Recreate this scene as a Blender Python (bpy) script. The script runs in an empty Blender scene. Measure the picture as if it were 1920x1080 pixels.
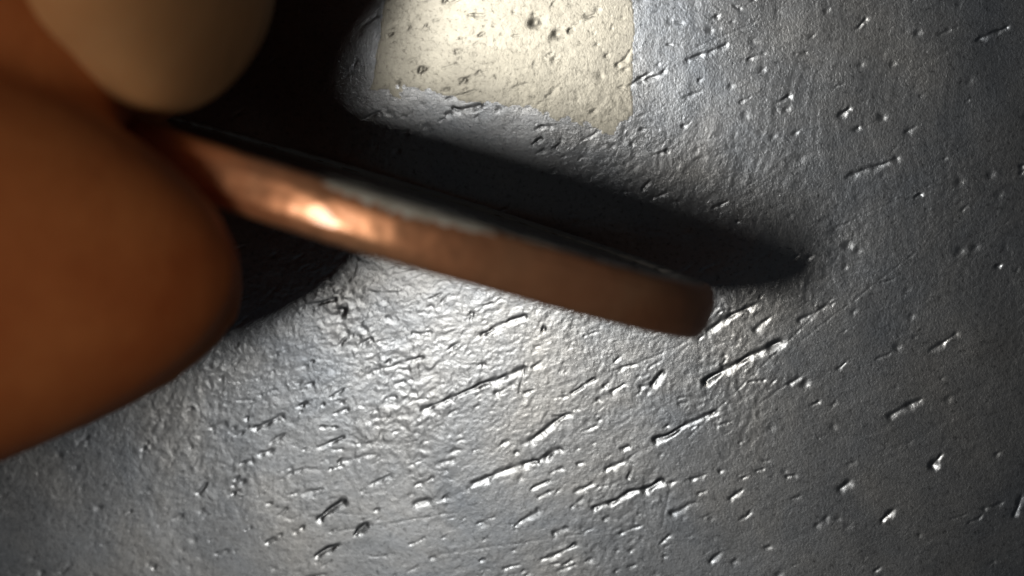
import bpy, bmesh, math
import numpy as np
from mathutils import Vector, Matrix

# Units: 1 Blender unit = 1 cm.  World z = 0 is the top of the metal surface.
sc = bpy.context.scene
sc.unit_settings.scale_length = 0.01
col = sc.collection

# ------------------------------------------------------------------ camera, world, lamp, exposure
CAM_D = 10.0                      # cm from lens to the surface
PXCM = 666.0                      # photograph pixels per cm at that distance
N_CAM = Vector((-0.136, -0.121, 1.0)).normalized()      # surface normal seen in the camera's frame
ROT = N_CAM.rotation_difference(Vector((0, 0, 1))).to_matrix()
CAM_POS = ROT @ Vector((0, 0, CAM_D))

cd = bpy.data.cameras.new('camera')
cam = bpy.data.objects.new('camera', cd)
col.objects.link(cam)
cam.matrix_world = Matrix.Translation(CAM_POS) @ ROT.to_4x4()
cd.sensor_width = 36.0
cd.lens = 36.0 * CAM_D / (1920.0 / PXCM)
cd.clip_start = 0.05
cd.clip_end = 200.0
cd.dof.use_dof = True
cd.dof.focus_distance = CAM_D - 0.22
cd.dof.aperture_fstop = 0.70
sc.camera = cam

w = bpy.data.worlds.new('World')
sc.world = w
w.use_nodes = True
w.node_tree.nodes['Background'].inputs[0].default_value = (0.62, 0.64, 0.67, 1)
w.node_tree.nodes['Background'].inputs[1].default_value = 0.036

def cam2w(v):
    return ROT @ Vector(v)

ld = bpy.data.lights.new('phone_lamp', 'AREA')
ld.shape = 'ELLIPSE'
ld.size = 1.45
ld.size_y = 2.1
ld.energy = 208.0
ld.color = (1.0, 0.94, 0.84)
lamp = bpy.data.objects.new('phone_lamp', ld)
col.objects.link(lamp)
LAMP_POS = cam2w((-3.3, -1.10, 10.0))
lamp.location = LAMP_POS
lamp.matrix_world = Matrix.Translation(LAMP_POS) @ ROT.to_4x4() @ Matrix.Rotation(math.radians(-10), 4, 'Z') @ Matrix.Rotation(math.radians(-12), 4, 'Y')

sc.view_settings.view_transform = 'Standard'
sc.view_settings.look = 'None'
sc.view_settings.gamma = 1.0
sc.view_settings.exposure = 0.0
sc.render.engine = 'CYCLES'
sc.cycles.use_denoising = True
sc.cycles.max_bounces = 8
sc.cycles.sample_clamp_indirect = 4.0

# ------------------------------------------------------------------ measuring helpers
def at(px, py, z):
    """photograph pixel at height z along the camera axis -> world point"""
    k = (CAM_D - z) / (PXCM * CAM_D)
    return cam2w(((px - 960) * k, (540 - py) * k, z))

def on_plate(px, py):
    d = at(px, py, 0) - CAM_POS
    t = -CAM_POS.z / d.z
    return CAM_POS + d * t

# ------------------------------------------------------------------ numpy noise
def hash2(ix, iy, seed):
    h = (ix.astype(np.int64) * 374761393 + iy.astype(np.int64) * 668265263 + seed * 1442695041) & 0x7fffffff
    h = ((h ^ (h >> 13)) * 1274126177) & 0x7fffffff
    h = (h ^ (h >> 16)) & 0xffffff
    return h / float(0xffffff)

def vnoise(x, y, seed=0):
    ix = np.floor(x); iy = np.floor(y)
    fx = x - ix; fy = y - iy
    fx = fx * fx * fx * (fx * (fx * 6 - 15) + 10)
    fy = fy * fy * fy * (fy * (fy * 6 - 15) + 10)
    a = hash2(ix, iy, seed); b = hash2(ix + 1, iy, seed)
    c = hash2(ix, iy + 1, seed); d = hash2(ix + 1, iy + 1, seed)
    return (a + (b - a) * fx) * (1 - fy) + (c + (d - c) * fx) * fy - 0.5

def fbm(x, y, seed=0, octv=3):
    r = np.zeros_like(x); a = 1.0
    for o in range(octv):
        r += a * vnoise(x, y, seed + 17 * o); x = x * 2.03 + 5.1; y = y * 2.03 + 9.7; a *= 0.5
    return r

def smooth(e0, e1, x):
    t = np.clip((x - e0) / (e1 - e0), 0, 1)
    return t * t * (3 - 2 * t)

# ------------------------------------------------------------------ relief of the metal surface
# gouges read off the photograph: start px, end px, half-width px, strength
GOUGES = [
 (795,765,985,690,13,1.0),(905,625,985,590,11,.8),(985,830,1055,780,11,.8),(890,905,1050,845,12,1.0),
 (1115,950,1240,905,14,1.0),(1325,712,1460,640,16,1.2),(1232,825,1335,772,14,1.1),(1330,615,1415,570,12,1.0),
 (1670,780,1725,750,11,1.0),(1020,1048,1075,1022,12,1.0),(690,700,790,668,10,.7),(1075,735,1115,712,11,.9),
 (595,1040,630,1022,13,1.0),(598,970,640,940,14,.9),(1000,915,1030,902,10,.8),(1225,720,1240,700,13,.9),
 (1578,918,1592,905,12,1.2),(1748,872,1762,858,13,1.2),(1655,972,1672,958,11,1.0),(1905,965,1915,935,11,.8),
 (1480,718,1498,708,10,1.0),(1335,1052,1348,1040,10,.9),(1590,330,1680,297,11,.7),(1835,75,1885,50,11,.7),
 (1290,112,1360,84,9,.6),(1205,155,1245,135,9,.6),(1700,246,1712,240,11,.8),(1575,215,1590,205,10,.8),
 (1460,190,1478,180,10,.7),(1490,250,1500,245,9,.6),(1645,672,1665,662,9,.7),(640,865,700,850,9,.6),
 (668,1000,685,985,12,.9),(455,870,470,862,10,.8),(370,922,385,908,9,.8),(480,800,525,780,12,.9),
 (630,775,650,768,9,.6),(600,835,640,818,11,.8),(840,185,890,168,7,.4),(865,150,915,134,7,.4),
 (965,165,985,158,6,.5),(840,215,900,198,8,.5),(1180,160,1215,140,8,.5),(1745,655,1790,625,8,.6),
 (1370,935,1390,920,9,.7),(1260,960,1300,945,8,.6),(980,975,1010,960,10,.7),(1080,920,1110,905,9,.6),
 (700,905,730,890,9,.6),(560,930,600,915,8,.5),(780,945,800,935,8,.6),(820,870,850,860,7,.4),
 (1530,985,1550,970,7,.4),(1415,615,1440,600,8,.5),(1500,600,1560,570,7,.5),(150,828,165,820,9,.6),
 (300,985,340,965,9,.5),(395,800,420,790,10,.6),(1040,1000,1060,990,8,.5),(1140,880,1180,862,8,.6),
 (1165,1000,1200,985,7,.4),(930,735,960,722,8,.5),(745,720,770,712,9,.5),(560,760,590,748,10,.6),
]
PITS = [(1003,43,11,1.1),(1045,65,10,.9),(1040,110,6,.6),(780,30,5,.4),(1100,30,7,.5),(1120,20,6,.5),(640,588,12,.9),
 (1550,20,5,.5),(1720,62,6,.6),(1290,438,9,.5),(1800,470,8,.5),(1590,460,8,.5),(1610,470,7,.5),(1510,720,8,.8),
 (1370,590,7,.6),(1800,340,8,.5),(1655,220,8,.5),(1430,130,6,.4)]

for ln in [(985,680,975,736,4,.8),(1290,820,1560,560,3.5,.45),(620,998,860,960,3.5,.35),(500,950,700,968,3,.3),(1420,760,1500,700,3,.4),
           (1500,640,1720,470,3,.4),(1150,700,1290,640,3,.4),(820,1040,1100,1000,3,.35),(1180,1000,1330,1075,3,.35),(430,720,560,690,3,.4),
           (1300,90,1420,40,3,.35),(1560,430,1780,330,3,.3),(1240,990,1260,900,3,.3),(720,560,760,610,3,.4),(880,1000,940,1070,3,.3)]:
    GOUGES.append(ln)
rng = np.random.default_rng(11)
for i in range(2400):                                    # the many small nicks between the large ones
    px, py = rng.uniform(-300, 2250), rng.uniform(-250, 1350)
    keep = math.exp(-((px - 850) / 560.0) ** 2) * (1.0 if py > 480 else 0.45) + 0.05
    if rng.random() > keep: continue
    L = rng.uniform(2, 8) + 30 * rng.random() ** 3; a = math.radians(rng.normal(-25, 14))
    GOUGES.append((px, py, px + L * math.cos(a), py + L * math.sin(a), rng.uniform(3, 6.5), rng.uniform(.3, 1.0)))
for i in range(20):
    PITS.append((rng.uniform(735, 1180), rng.uniform(-40, 240), rng.uniform(2.5, 4.5), rng.uniform(.6, 1.2)))
for i in range(420):
    px, py = rng.uniform(-300, 2250), rng.uniform(-250, 1350)
    PITS.append((px, py, rng.uniform(3.5, 7), rng.uniform(.15, .55)))

G3 = []
for (x0, y0, x1, y1, hw, st) in GOUGES:
    a = on_plate(x0, y0); b = on_plate(x1, y1)
    G3.append((a.x, a.y, b.x, b.y, hw * (.74 if hw > 8 else 1.0) / PXCM, st))
P3 = []
for (x, y, r, st) in PITS:
    a = on_plate(x, y); P3.append((a.x, a.y, r / PXCM, st))

def relief(xs, ys):
    """height (cm) on the tensor grid xs * ys; result shape (len(ys), len(xs))"""
    X, Y = np.meshgrid(xs, ys)
    H = np.zeros_like(X)
    ca, sa = math.cos(math.radians(25)), math.sin(math.radians(25))
    U = X * ca + Y * sa; V = -X * sa + Y * ca            # along / across the scratch direction
    near = smooth(3.2, 1.9, np.sqrt(X * X + Y * Y))
    # soft hammered undulation and patches
    H += 0.0016 * fbm(X * 2.2, Y * 2.2, 3, 3)
    H += near * 0.00022 * fbm(X * 9, Y * 9, 5, 2)
    # worm-like crackle: strongest below the coin, weak elsewhere
    cx = on_plate(820, 660)
    m = np.exp(-(((X - cx.x) / 0.80) ** 2 + ((Y - cx.y) / 0.42) ** 2))
    m2 = smooth(-0.15, 0.25, fbm(X * 3.1, Y * 3.1, 21, 2))
    wx = X * 62 + 1.2 * vnoise(X * 30, Y * 30, 31); wy = Y * 58 + 1.2 * vnoise(X * 30, Y * 30, 37)
    wx, wy = wx * ca + wy * sa, 1.35 * (-wx * sa + wy * ca)
    worm = 1.3 * vnoise(wx, wy, 41) + .9 * vnoise(wx * .47, wy * .47, 43)
    H += near * (0.00042 * m * (.5 + m2) + 0.00008 * m2 + 0.00004) * worm
    H += near * (0.00036 * m + .00010 * m2) * vnoise(wx * 1.9 + 7, wy * 1.9, 45)
    # fine drawn lines along the scratch direction, and vertical rubbing on the right
    H += near * 0.00009 * vnoise(U * 9, V * 75 + 4 * vnoise(U * 5, V * 5, 52), 51)
    q = on_plate(1450, 250)
    mv = np.exp(-(((X - q.x) / 0.75) ** 2 + ((Y - q.y) / 0.6) ** 2))
    H += near * 0.00014 * mv * vnoise(X * 60 + 8 * vnoise(X * 4, Y * 4, 54), Y * 9, 53)
    H += near * 0.00006 * vnoise(X * 95 + 3 * vnoise(X * 30, Y * 30, 58), Y * 95 + 3 * vnoise(X * 30, Y * 30, 59), 57)
    dx = float(np.min(np.diff(xs)))
    def window(xa, xb, ya, yb):
        i0, i1 = np.searchsorted(xs, (xa, xb)); j0, j1 = np.searchsorted(ys, (ya, yb))
        return i0, i1, j0, j1
    for k, (ax, ay, bx, by, hw, st) in enumerate(G3):
        pad = hw * 2.6
        i0, i1, j0, j1 = window(min(ax, bx) - pad, max(ax, bx) + pad, min(ay, by) - pad, max(ay, by) + pad)
        if i1 <= i0 or j1 <= j0: continue
        x = X[j0:j1, i0:i1]; y = Y[j0:j1, i0:i1]
        L = math.hypot(bx - ax, by - ay) + 1e-6
        tx, ty = (bx - ax) / L, (by - ay) / L
        s = (x - ax) * tx + (y - ay) * ty
        wob = hw * 0.75 * vnoise(s / (hw * 3.2) + k * 3.7, np.full_like(s, k * 1.3), 61)
        c = -(x - ax) * ty + (y - ay) * tx + wob
        wid = hw * (0.78 + 1.05 * vnoise(s / (hw * 1.5) + k * 9.1, np.full_like(s, k * 2.1), 67))
        over = np.maximum(np.maximum(-s, s - L), 0)
        cn = c / wid
        dep = 0.165 * hw * st * (0.85 + 1.1 * vnoise(s / (hw * 1.7) + k, np.full_like(s, 5.0 + k), 71))
        # steep upper lip, long gentle lower wall
        tri = np.where(cn < 0, 1 + cn / 1.35, 1 - cn / .80)
        tri = np.clip(tri, 0, 1)
        prof = -(tri * (.55 + .45 * tri)) * np.exp(-(over / (hw * .7)) ** 2)
        H[j0:j1, i0:i1] += dep * prof
    for k, (ax, ay, r, st) in enumerate(P3):
        pad = r * 2.6
        i0, i1, j0, j1 = window(ax - pad, ax + pad, ay - pad, ay + pad)
        if i1 <= i0 or j1 <= j0: continue
        x = X[j0:j1, i0:i1] - ax; y = Y[j0:j1, i0:i1] - ay
        u = x * ca + y * sa; v = -x * sa + y * ca
        d2 = (u / (r * 1.25)) ** 2 + (v / r) ** 2
        d2 = d2 * (1 + 0.9 * vnoise(x / r + k * 5.3, y / r + k * 2.7, 83))
        H[j0:j1, i0:i1] += -0.14 * r * st * np.exp(-d2 * 1.4)
    return H * smooth(8.0, 3.5, np.maximum(np.abs(X), np.abs(Y)))

# ------------------------------------------------------------------ materials
def new_mat(name):
    m = bpy.data.materials.new(name); m.use_nodes = True
    nt = m.node_tree
    return m, nt, nt.nodes['Principled BSDF']

def node(nt, kind, **kw):
    n = nt.nodes.new(kind)
    for k, v in kw.items(): setattr(n, k, v)
    return n

def ramp(nt, fac, stops):
    r = node(nt, 'ShaderNodeValToRGB')
    while len(r.color_ramp.elements) < len(stops): r.color_ramp.elements.new(0.5)
    for e, (p, c) in zip(r.color_ramp.elements, stops):
        e.position = p; e.color = c if len(c) == 4 else (*c, 1)
    nt.links.new(fac, r.inputs[0])
    return r.outputs[0]

def noise_tex(nt, scale, detail=4, rough=.55, dist=0., vec=None):
    n = node(nt, 'ShaderNodeTexNoise')
    n.inputs['Scale'].default_value = scale; n.inputs['Detail'].default_value = detail
    n.inputs['Roughness'].default_value = rough; n.inputs['Distortion'].default_value = dist
    if vec is not None: nt.links.new(vec, n.inputs['Vector'])
    return n.outputs['Fac']

def g(v): return (v, v, v)

def metal_material(name, c0, c1, r0, r1, aniso, broad, w0, w1):
    m, nt, b = new_mat(name)
    tc = node(nt, 'ShaderNodeTexCoord').outputs['Object']
    b.inputs['Metallic'].default_value = 1.0
    mp = node(nt, 'ShaderNodeMapping'); nt.links.new(tc, mp.inputs[0])
    mp.inputs['Rotation'].default_value = (0, 0, math.radians(-25)); mp.inputs['Scale'].default_value = (1, 4.5, 1)
    n1 = noise_tex(nt, 2.2, 6, .62, .4, tc)
    gr = noise_tex(nt, 75, 6, .72, .4, tc)
    mg = node(nt, 'ShaderNodeMix', data_type='RGBA', blend_type='MULTIPLY'); mg.inputs['Factor'].default_value = 1.0
    nt.links.new(ramp(nt, n1, [(.32, c0), (.68, c1)]), mg.inputs['A'])
    nt.links.new(ramp(nt, gr, [(.30, g(.35)), (.46, g(.95)), (.62, g(1.0)), (.74, g(1.55))]), mg.inputs['B'])
    nt.links.new(mg.outputs['Result'], b.inputs['Base Color'])
    n2 = noise_tex(nt, 9, 5, .6, .2, mp.outputs[0])
    nt.links.new(ramp(nt, n2, [(.3, g(r0)), (.7, g(r1))]), b.inputs['Roughness'])
    b.inputs['Anisotropic'].default_value = aniso
    b2 = node(nt, 'ShaderNodeBsdfPrincipled'); b2.inputs['Metallic'].default_value = 1.0
    b2.inputs['Roughness'].default_value = broad; b2.inputs['Anisotropic'].default_value = .62
    nt.links.new(b.inputs['Base Color'].links[0].from_socket, b2.inputs['Base Color'])
    ms = node(nt, 'ShaderNodeMixShader')
    n5 = noise_tex(nt, 3.4, 5, .65, .6, tc)
    nt.links.new(ramp(nt, n5, [(.35, g(w0)), (.68, g(w1))]), ms.inputs[0])
    nt.links.new(b.outputs[0], ms.inputs[1]); nt.links.new(b2.outputs[0], ms.inputs[2])
    nt.links.new(ms.outputs[0], nt.nodes['Material Output'].inputs['Surface'])
    cx = node(nt, 'ShaderNodeCombineXYZ'); cx.inputs[0].default_value = 0.0; cx.inputs[1].default_value = 1.0
    nt.links.new(cx.outputs[0], b.inputs['Tangent']); nt.links.new(cx.outputs[0], b2.inputs['Tangent'])
    n3 = noise_tex(nt, 150, 3, .65, .3, tc)
    n4 = noise_tex(nt, 42, 4, .6, .3, mp.outputs[0])
    mx = node(nt, 'ShaderNodeMath', operation='MULTIPLY_ADD'); mx.inputs[1].default_value = 0.25
    nt.links.new(n4, mx.inputs[0]); nt.links.new(n3, mx.inputs[2])
    bp = node(nt, 'ShaderNodeBump'); bp.inputs['Strength'].default_value = 1.0; bp.inputs['Distance'].default_value = 0.00030
    nt.links.new(mx.outputs[0], bp.inputs['Height']); nt.links.new(bp.outputs[0], b.inputs['Normal']); nt.links.new(bp.outputs[0], b2.inputs['Normal'])
    return m

M_STEEL = metal_material('grey_scratched_metal', (.235, .262, .305), (.36, .368, .38), .15, .21, .45, .325, .50, .75)
M_CREAM = metal_material('cream_glare_metal', (.44, .43, .39), (.49, .475, .415), .22, .27, .45, .36, .80, .95)  # carries the lamp's reflection as a cream colour

def copper_material(name, c0, c1, r0, r1, scale, bump):
    m, nt, b = new_mat(name)
    tc = node(nt, 'ShaderNodeTexCoord').outputs['Object']
    b.inputs['Metallic'].default_value = 1.0
    n1 = noise_tex(nt, scale * .35, 5, .6, .3, tc)
    nt.links.new(ramp(nt, n1, [(.3, c0), (.7, c1)]), b.inputs['Base Color'])
    n2 = noise_tex(nt, scale, 4, .6, .2, tc)
    nt.links.new(ramp(nt, n2, [(.3, g(r0)), (.7, g(r1))]), b.inputs['Roughness'])
    n3 = noise_tex(nt, scale * 1.3, 3, .55, .2, tc)
    bp = node(nt, 'ShaderNodeBump'); bp.inputs['Strength'].default_value = 1.0; bp.inputs['Distance'].default_value = bump
    nt.links.new(n3, bp.inputs['Height']); nt.links.new(bp.outputs[0], b.inputs['Normal'])
    return m

M_COPPER = copper_material('copper_edge', (.92, .37, .17), (1.0, .49, .25), .28, .48, 16, .0013)
M_COPPER.node_tree.nodes['Principled BSDF'].inputs['Metallic'].default_value = .68
_b = M_COPPER.node_tree.nodes['Principled BSDF']
_b.inputs['Coat Weight'].default_value = .6; _b.inputs['Coat Roughness'].default_value = .20; _b.inputs['Coat IOR'].default_value = 1.9
M_RIM = copper_material('copper_polished_rim', (.74, .60, .46), (.86, .74, .60), .10, .20, 30, .0006)
M_FACE = copper_material('copper_polished_field', (.86, .78, .66), (.96, .90, .80), .08, .18, 24, .0008)

def skin_material(name, c0, c1, rough, sss, ridge):
    m, nt, b = new_mat(name)
    tc = node(nt, 'ShaderNodeTexCoord').outputs['Object']
    n1 = noise_tex(nt, 2.6, 5, .6, .5, tc)
    nt.links.new(ramp(nt, n1, [(.32, c0), (.7, c1)]), b.inputs['Base Color'])
    b.inputs['Roughness'].default_value = rough
    b.inputs['Subsurface Weight'].default_value = sss
    b.inputs['Subsurface Radius'].default_value = (.12, .045, .02)
    b.inputs['Subsurface Scale'].default_value = 1.0
    b.inputs['Specular IOR Level'].default_value = .25
    n2 = noise_tex(nt, ridge, 3, .6, .5, tc)
    bp = node(nt, 'ShaderNodeBump'); bp.inputs['Strength'].default_value = .5; bp.inputs['Distance'].default_value = .006
    nt.links.new(n2, bp.inputs['Height']); nt.links.new(bp.outputs[0], b.inputs['Normal'])
    return m

M_SKIN = skin_material('skin', (.40, .100, .026), (.60, .20, .060), .55, .25, 26)
M_NAIL = skin_material('nail', (.56, .265, .105), (.66, .345, .155), .45, .15, 5)

# ------------------------------------------------------------------ metal surface (the setting)
def grid_mesh(name, xs, ys, H, keep=None):
    ny, nx = H.shape
    X, Y = np.meshgrid(xs, ys)
    co = np.stack([X, Y, H], -1).reshape(-1, 3)
    j, i = np.meshgrid(np.arange(ny - 1), np.arange(nx - 1), indexing='ij')
    a = (j * nx + i)
    q = np.stack([a, a + 1, a + nx + 1, a + nx], -1).reshape(-1, 4)
    if keep is not None:
        q = q[keep.reshape(-1)]
        used = np.unique(q); remap = -np.ones(len(co), np.int64); remap[used] = np.arange(len(used))
        co = co[used]; q = remap[q]
    me = bpy.data.meshes.new(name)
    me.vertices.add(len(co)); me.vertices.foreach_set('co', co.astype(np.float32).ravel())
    me.loops.add(q.size); me.loops.foreach_set('vertex_index', q.astype(np.int32).ravel())
    me.polygons.add(len(q)); me.polygons.foreach_set('loop_start', np.arange(0, q.size, 4, dtype=np.int32))
    me.polygons.foreach_set('use_smooth', np.ones(len(q), bool))
    me.update(calc_edges=True); me.validate()
    return me

def axis(lo, hi, n, far):
    mid = np.linspace(lo, hi, n)
    st = mid[1] - mid[0]
    out = st * np.cumsum(1.17 ** np.arange(1, 60))
    out = out[out < far - max(abs(lo), abs(hi))]
    return np.concatenate([lo - out[::-1], mid, hi + out])

xs = axis(-1.62, 1.66, 1120, 9.0)
ys = axis(-1.02, 1.06, 700, 8.0)
H = relief(xs, ys)
me = grid_mesh('metal_surface', xs, ys, H)
plate = bpy.data.objects.new('metal_surface', me); col.objects.link(plate)
me.materials.append(M_STEEL)
plate['kind'] = 'structure'
plate['label'] = 'scratched and pitted dark grey metal surface under the coin'
plate['category'] = 'metal surface'

# cream patch: the lamp's reflection in the metal, painted as a thin skin
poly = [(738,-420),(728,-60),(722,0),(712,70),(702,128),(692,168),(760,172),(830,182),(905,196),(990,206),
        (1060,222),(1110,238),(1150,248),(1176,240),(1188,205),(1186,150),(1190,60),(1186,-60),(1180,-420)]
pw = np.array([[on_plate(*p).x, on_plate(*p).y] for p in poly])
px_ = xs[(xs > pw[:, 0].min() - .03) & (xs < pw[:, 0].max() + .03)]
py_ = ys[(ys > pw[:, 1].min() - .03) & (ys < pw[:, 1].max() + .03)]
def inside(X, Y, P):
    c = np.zeros(X.shape, bool); j = len(P) - 1
    for i in range(len(P)):
        xi, yi = P[i]; xj, yj = P[j]
        hit = ((yi > Y) != (yj > Y)) & (X < (xj - xi) * (Y - yi) / (yj - yi + 1e-12) + xi)
        c ^= hit; j = i
    return c
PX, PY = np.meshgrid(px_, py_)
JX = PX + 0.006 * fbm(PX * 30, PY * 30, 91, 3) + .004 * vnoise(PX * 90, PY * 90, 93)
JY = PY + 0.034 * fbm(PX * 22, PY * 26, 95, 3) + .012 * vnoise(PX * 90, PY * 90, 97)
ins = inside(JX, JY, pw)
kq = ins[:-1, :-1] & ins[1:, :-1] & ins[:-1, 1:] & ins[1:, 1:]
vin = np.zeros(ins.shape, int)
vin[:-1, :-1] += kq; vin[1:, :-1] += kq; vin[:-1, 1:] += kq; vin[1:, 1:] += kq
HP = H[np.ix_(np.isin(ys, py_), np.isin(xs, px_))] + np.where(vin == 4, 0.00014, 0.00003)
me = grid_mesh('glare_patch', px_, py_, HP, kq)
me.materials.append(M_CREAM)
patch = bpy.data.objects.new('glare_patch', me); col.objects.link(patch); patch.parent = plate
patch['label'] = 'cream coloured patch of painted lamp glare on the grey metal above the coin'

# ------------------------------------------------------------------ copper coin
R_C, T_C = 0.868, 0.139
d_c = Vector((.956, -.293, 0))
def coin_frame(zc):
    def q(px, py, z):
        k = (CAM_D - z) / (PXCM * CAM_D); return Vector(((px - 960) * k, (540 - py) * k, z))
    C = q(727, 403, zc); T = q(727 - 11, 403 + 26, zc + .868)
    e = T - C; e = (e - d_c * e.dot(d_c)).normalized()
    return C, e
zc = .95
for it in range(20):
    C, e = coin_frame(zc)
    n_c = d_c.cross(e)                                   # coin axis, camera frame
    # lowest point of the disc above the metal surface
    Cw, ew, dw, nw = cam2w(C), cam2w(e), cam2w(d_c), cam2w(n_c)
    low = Cw.z - R_C * math.hypot(ew.z, dw.z) - abs(nw.z) * T_C / 2
    zc -= low - 0.0005
coin = bpy.data.objects.new('copper_coin', None); col.objects.link(coin)
coin.empty_display_size = .3
coin.matrix_world = Matrix(((dw.x, ew.x, nw.x, Cw.x), (dw.y, ew.y, nw.y, Cw.y), (dw.z, ew.z, nw.z, Cw.z), (0, 0, 0, 1)))
coin['label'] = 'copper coin standing on its edge, pinched between two fingertips'
coin['category'] = 'coin'

def lathe(name, prof, mat, seg=720, jit=0.0, closed=False, seed=0):
    prof = np.array(prof)
    th = np.linspace(0, 2 * math.pi, seg, endpoint=False)
    TH, I = np.meshgrid(th, np.arange(len(prof)), indexing='ij')
    r = prof[I, 0]; z = prof[I, 1]
    if jit:
        r = r + jit * fbm(np.cos(TH) * 22 + z * 40, np.sin(TH) * 22 + I * .9, seed, 3)
        z = z + jit * .8 * fbm(np.cos(TH) * 30 + 7, np.sin(TH) * 30 + I * .5, seed + 5, 3) * (np.abs(z) > .03)
    co = np.stack([r * np.cos(TH), r * np.sin(TH), z], -1).reshape(-1, 3)
    m = len(prof); fs = []
    top = m if closed else m - 1
    for k in range(seg):
        k2 = (k + 1) % seg
        for i in range(top):
            i2 = (i + 1) % m
            fs.append((k * m + i, k2 * m + i, k2 * m + i2, k * m + i2))
    me = bpy.data.meshes.new(name); me.from_pydata(co.tolist(), [], fs); me.update()
    me.polygons.foreach_set('use_smooth', [True] * len(me.polygons))
    me.materials.append(mat)
    o = bpy.data.objects.new(name, me); col.objects.link(o); o.parent = coin
    return o

h = T_C / 2
# edge band with rounded shoulders
arc = [(R_C - .034 + .030 * math.sin(a), h - .030 + .030 * math.cos(a)) for a in np.linspace(.02, math.pi / 2 - .15, 8)]
band = arc + [(R_C + .003 - .9 * z * z * 1.8, z) for z in np.linspace(.036, -.036, 9)] + [(r, -z) for r, z in arc[::-1]]
band = band + [(R_C - .06, -h + .004), (R_C - .06, h - .004)]
lathe('edge', band, M_COPPER, jit=.0022, closed=True, seed=3)
for s in (1, -1):
    ring = [(R_C - .034, s * (h - .001)), (R_C - .038, s * (h + .0012)), (R_C - .05, s * (h + .0016)), (R_C - .085, s * (h + .001)), (R_C - .105, s * (h - .010))]
    if s < 0: ring = ring[::-1]
    lathe('raised_rim', ring[::-1] if s > 0 else ring[::-1], M_RIM, jit=.0024, seed=11 + s)
    fld = [(R_C - .104, s * (h - .0098)), (.7, s * (h - .011)), (.4, s * (h - .010)), (.15, s * (h - .0098)), (.0005, s * (h - .0098))]
    lathe('field', fld, M_FACE, seg=180, jit=.0012, seed=23 + s)

# silvery strip along the upper shoulder: reflection of the lit metal, painted on
M_SHEEN = copper_material('silvery_reflection', (.66, .61, .50), (.96, .91, .80), .34, .55, 60, .0022)
_z = M_SHEEN.node_tree.nodes['Principled BSDF']; _z.inputs['Metallic'].default_value = .15
def shoulder(u):
    """u 0..1 from the face over the rounded shoulder to the edge, upper side of the coin"""
    if u < .2:
        return (R_C - .060 + .026 * u / .2, -h - .0022)
    if u < .6:
        a = .02 + (u - .2) / .4 * 1.38
        return (R_C - .034 + .0312 * math.sin(a), -(h - .030 + .0318 * math.cos(a)) - .0012 * (1 - (u - .2) / .4))
    z = .042 - .034 * (u - .6) / .4
    return (R_C + .0046 - 1.62 * z * z, -z)
vs, fs = [], []
NA, NU = 150, 14
for i in range(NA):
    f = i / (NA - 1)
    th = math.radians(90 + 9.0 - 29.0 * f)
    jag = float(vnoise(np.array([f * 34.0]), np.array([3.3]), 77)[0]); jag2 = float(vnoise(np.array([f * 40.0]), np.array([8.3]), 78)[0])
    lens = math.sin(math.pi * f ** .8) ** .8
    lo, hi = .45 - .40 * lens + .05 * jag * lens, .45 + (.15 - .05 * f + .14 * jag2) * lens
    for j in range(NU):
        u = min(1, max(0, lo + (hi - lo) * j / (NU - 1)))
        rr, zz = shoulder(u)
        vs.append((rr * math.cos(th), rr * math.sin(th), zz))
for i in range(NA - 1):
    for j in range(NU - 1):
        a = i * NU + j; fs.append((a, a + 1, a + NU + 1, a + NU))
me = bpy.data.meshes.new('reflection_strip'); me.from_pydata(vs, [], fs); me.update()
me.polygons.foreach_set('use_smooth', [True] * len(me.polygons)); me.materials.append(M_SHEEN)
o = bpy.data.objects.new('reflection_strip', me); col.objects.link(o); o.parent = coin
o['label'] = 'pale silvery strip of painted reflection along the upper edge'

# ------------------------------------------------------------------ hand
def tube(bm, pts, radii, flat=1.0, up=Vector((0, 0, 1)), seg=28):
    """loft through world points; radii may be (across, along-up)"""
    pts = [Vector(p) for p in pts]; rings = []
    for i, p in enumerate(pts):
        t = (pts[min(i + 1, len(pts) - 1)] - pts[max(i - 1, 0)]).normalized()
        u = (up - t * up.dot(t)).normalized(); v = t.cross(u)
        r = radii[i]; ra, rb = r if isinstance(r, tuple) else (r, r * flat)
        rings.append([bm.verts.new(p + v * ra * math.cos(a) + u * rb * math.sin(a)) for a in np.linspace(0, 2 * math.pi, seg, endpoint=False)])
    for a, b in zip(rings, rings[1:]):
        for k in range(seg):
            bm.faces.new((a[k], a[(k + 1) % seg], b[(k + 1) % seg], b[k]))
    bm.faces.new(rings[0][::-1]); bm.faces.new(rings[-1])

def catmull(P, n=8):
    out = []
    P = [np.array(p, float) for p in P]
    for i in range(len(P) - 1):
        p0 = P[max(i - 1, 0)]; p1 = P[i]; p2 = P[i + 1]; p3 = P[min(i + 2, len(P) - 1)]
        for t in np.linspace(0, 1, n, endpoint=False):
            out.append(.5 * (2 * p1 + (p2 - p0) * t + (2 * p0 - 5 * p1 + 4 * p2 - p3) * t * t + (-p0 + 3 * p1 - 3 * p2 + p3) * t ** 3))
    out.append(P[-1]); return out

def finger(bm, spec, n=8, up=None):
    """spec rows: x, y, z (camera frame, cm), radius across, radius along up"""
    c = catmull(spec, n)
    tube(bm, [cam2w(p[:3]) for p in c], [(max(p[3], .01), max(p[4], .01)) for p in c], up=up or cam2w((0, 0, 1)))

def cf(px, py, z):
    k = (CAM_D - z) / (PXCM * CAM_D); return ((px - 960) * k, (540 - py) * k, z)

bm = bmesh.new()
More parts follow.
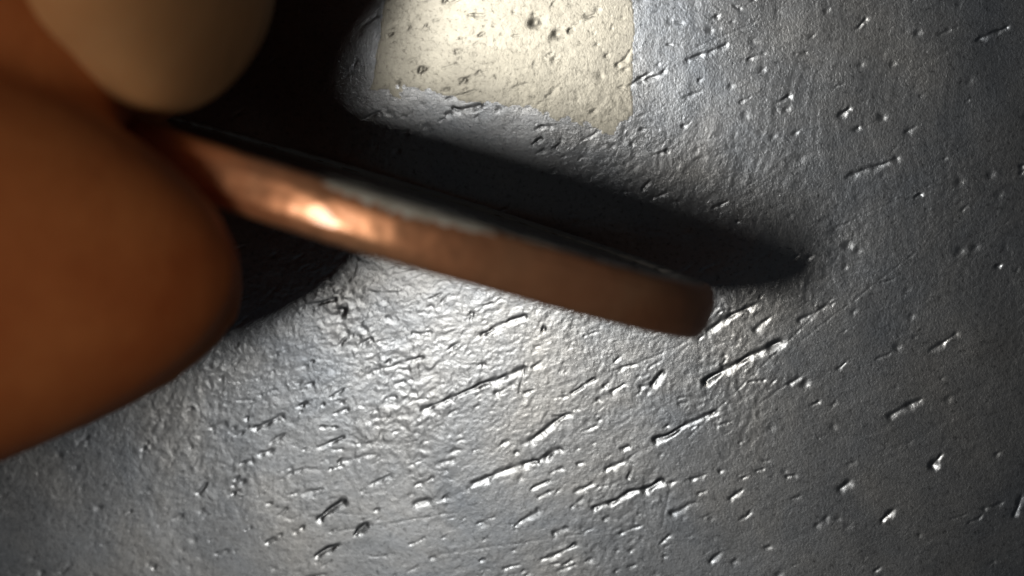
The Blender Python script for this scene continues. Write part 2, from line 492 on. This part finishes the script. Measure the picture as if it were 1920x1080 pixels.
# thumb: the tip is a paraboloid (measured from the photograph) that swells into the ball of the thumb
tz = 1.72
rows = []
for dx in (0, 4, 14, 34, 66, 120, 200, 320, 470, 660, 880):
    hw_px = 1.07 * math.sqrt(max(dx, .3) / .0038)
    p = cf(452 - dx, 518 - .05 * min(dx, 420), tz + dx * .00022)
    hw = hw_px * (CAM_D - tz) / (PXCM * CAM_D)
    rows.append((*p, min(hw, .80), min(hw, .80) * .90))
rows += [(-2.6, -.05, 2.05, .80, .76), (-3.6, -.25, 2.35, .86, .84), (-4.6, -.45, 2.6, .98, .95), (-6.0, -.55, 2.8, 1.15, 1.15), (-8.0, -.2, 2.9, 1.5, 1.3)]
finger(bm, rows)
finger(bm, [(x - .04, y - .03, z - .72, a * .96, b * .80) for (x, y, z, a, b) in rows[:12]])
# index finger: comes in from the upper left, bent down onto the coin
idx = [(*cf(268, 212, 1.05), .03, .03), (*cf(262, 204, 1.05), .15, .18), (*cf(246, 166, 1.06), .27, .34), (*cf(218, 98, 1.10), .345, .40), (*cf(160, 0, 1.16), .44, .40),
       (*cf(-45, -140, 1.15), .52, .46), (*cf(-230, -290, 1.4), .64, .60), (-2.2, 1.2, 1.8, .72, .70), (-2.9, 1.85, 2.4, .78, .76), (-3.8, 2.30, 3.0, .86, .82),
       (-5.2, 2.25, 3.3, .92, .9), (-7.2, 2.1, 3.3, 1.1, 1.0), (-9.0, 1.8, 3.1, 1.3, 1.1)]
finger(bm, idx)
finger(bm, [(x + .02, y, z - .35, a * .98, b * .9) for (x, y, z, a, b) in idx[:7]])
# skin fold at the side of the nail, squeezed against the thumb
finger(bm, [(*cf(-330, -200, 1.80), .42, .36), (*cf(-120, -35, 1.72), .32, .30), (*cf(10, 75, 1.66), .23, .23), (*cf(108, 150, 1.58), .17, .18), (*cf(190, 208, 1.50), .11, .12), (*cf(240, 236, 1.46), .03, .03)])
# three curled fingers behind, palm and wrist, all left of the frame
for (y, x0) in ((3.7, -7.0), (5.2, -7.4), (6.5, -8.0)):
    finger(bm, [(x0 - 2, y - .3, 3.3, 1.0, 1.0), (x0, y, 3.6, .95, .9), (x0 + 1.9, y + .05, 3.75, .84, .82), (x0 + 2.9, y, 3.3, .80, .78), (x0 + 3.0, y - .05, 2.4, .74, .72),
                (x0 + 2.2, y - .1, 1.75, .70, .66), (x0 + 1.2, y - .1, 1.6, .60, .56), (x0 + .75, y - .1, 1.6, .2, .2)], n=6)
finger(bm, [(-7.0, 3.6, 3.2, 2.2, .8), (-8.0, 3.4, 3.1, 3.1, 1.2), (-10.0, 2.9, 3.0, 3.6, 1.45), (-13.0, 2.2, 2.9, 3.3, 1.6), (-15.5, 1.8, 2.9, 2.7, 1.7), (-17.5, 1.6, 3.0, 2.6, 1.8), (-21, 1.4, 3.2, 2.9, 2.2)], n=6)
tmp = bpy.data.meshes.new('tmp'); bm.to_mesh(tmp); bm.free()
ho = bpy.data.objects.new('hand', tmp); col.objects.link(ho)
md = ho.modifiers.new('join', 'REMESH'); md.mode = 'VOXEL'; md.voxel_size = .05; md.use_smooth_shade = True
ms = ho.modifiers.new('soft', 'SMOOTH'); ms.factor = .5; ms.iterations = 4
dg = bpy.context.evaluated_depsgraph_get()
hm = bpy.data.meshes.new_from_object(ho.evaluated_get(dg))
ho.modifiers.clear(); ho.data = hm; hm.name = 'hand'; bpy.data.meshes.remove(tmp)
hm.materials.clear(); hm.materials.append(M_SKIN)
hm.polygons.foreach_set('use_smooth', [True] * len(hm.polygons))
ho['label'] = 'brown skinned hand pinching the copper coin between thumb and index finger'
ho['category'] = 'hand'

# index fingernail: rows from the root (out of frame) to the free edge
left = [(-30, -330), (2, -190), (30, -90), (44, -10), (62, 52), (110, 100), (170, 150), (222, 190), (262, 208)]
right = [(470, -400), (515, -240), (528, -120), (517, -10), (500, 60), (466, 122), (420, 172), (365, 204), (318, 214)]
def nail_rows(lift):
    out = []
    L = catmull(left, 6); Rr = catmull(right, 6); n = len(L)
    for i in range(n):
        f = i / (n - 1); row = []
        zb = 2.10 - .50 * f ** .9 - .45 * max(0, 1 - f / .36) ** 1.5
        for t in np.linspace(0, 1, 25):
            p = L[i] * (1 - t) + Rr[i] * t
            bow = 1 - (2 * t - 1) ** 2
            wid = np.linalg.norm(Rr[i] - L[i]) / 480.0
            z = zb + .26 * bow * wid - .62 * t * wid
            if f > .93: z -= .10 * ((f - .93) / .07) ** 2
            row.append(at(p[0], p[1], z - lift))
        out.append(row)
    return out
A = nail_rows(0); B = nail_rows(.045)
bm = bmesh.new()
va = [[bm.verts.new(p) for p in r] for r in A]; vb = [[bm.verts.new(p) for p in r] for r in B]
nr, nc = len(va), len(va[0])
for i in range(nr - 1):
    for j in range(nc - 1):
        bm.faces.new((va[i][j], va[i][j + 1], va[i + 1][j + 1], va[i + 1][j]))
        bm.faces.new((vb[i][j], vb[i + 1][j], vb[i + 1][j + 1], vb[i][j + 1]))
for i in range(nr - 1):
    bm.faces.new((va[i][0], va[i + 1][0], vb[i + 1][0], vb[i][0])); bm.faces.new((va[i][-1], vb[i][-1], vb[i + 1][-1], va[i + 1][-1]))
for j in range(nc - 1):
    bm.faces.new((va[0][j], vb[0][j], vb[0][j + 1], va[0][j + 1])); bm.faces.new((va[-1][j], va[-1][j + 1], vb[-1][j + 1], vb[-1][j]))
bmesh.ops.recalc_face_normals(bm, faces=bm.faces)
me = bpy.data.meshes.new('fingernail'); bm.to_mesh(me); bm.free()
me.polygons.foreach_set('use_smooth', [True] * len(me.polygons)); me.materials.append(M_NAIL)
nail = bpy.data.objects.new('fingernail', me); col.objects.link(nail); nail.parent = ho
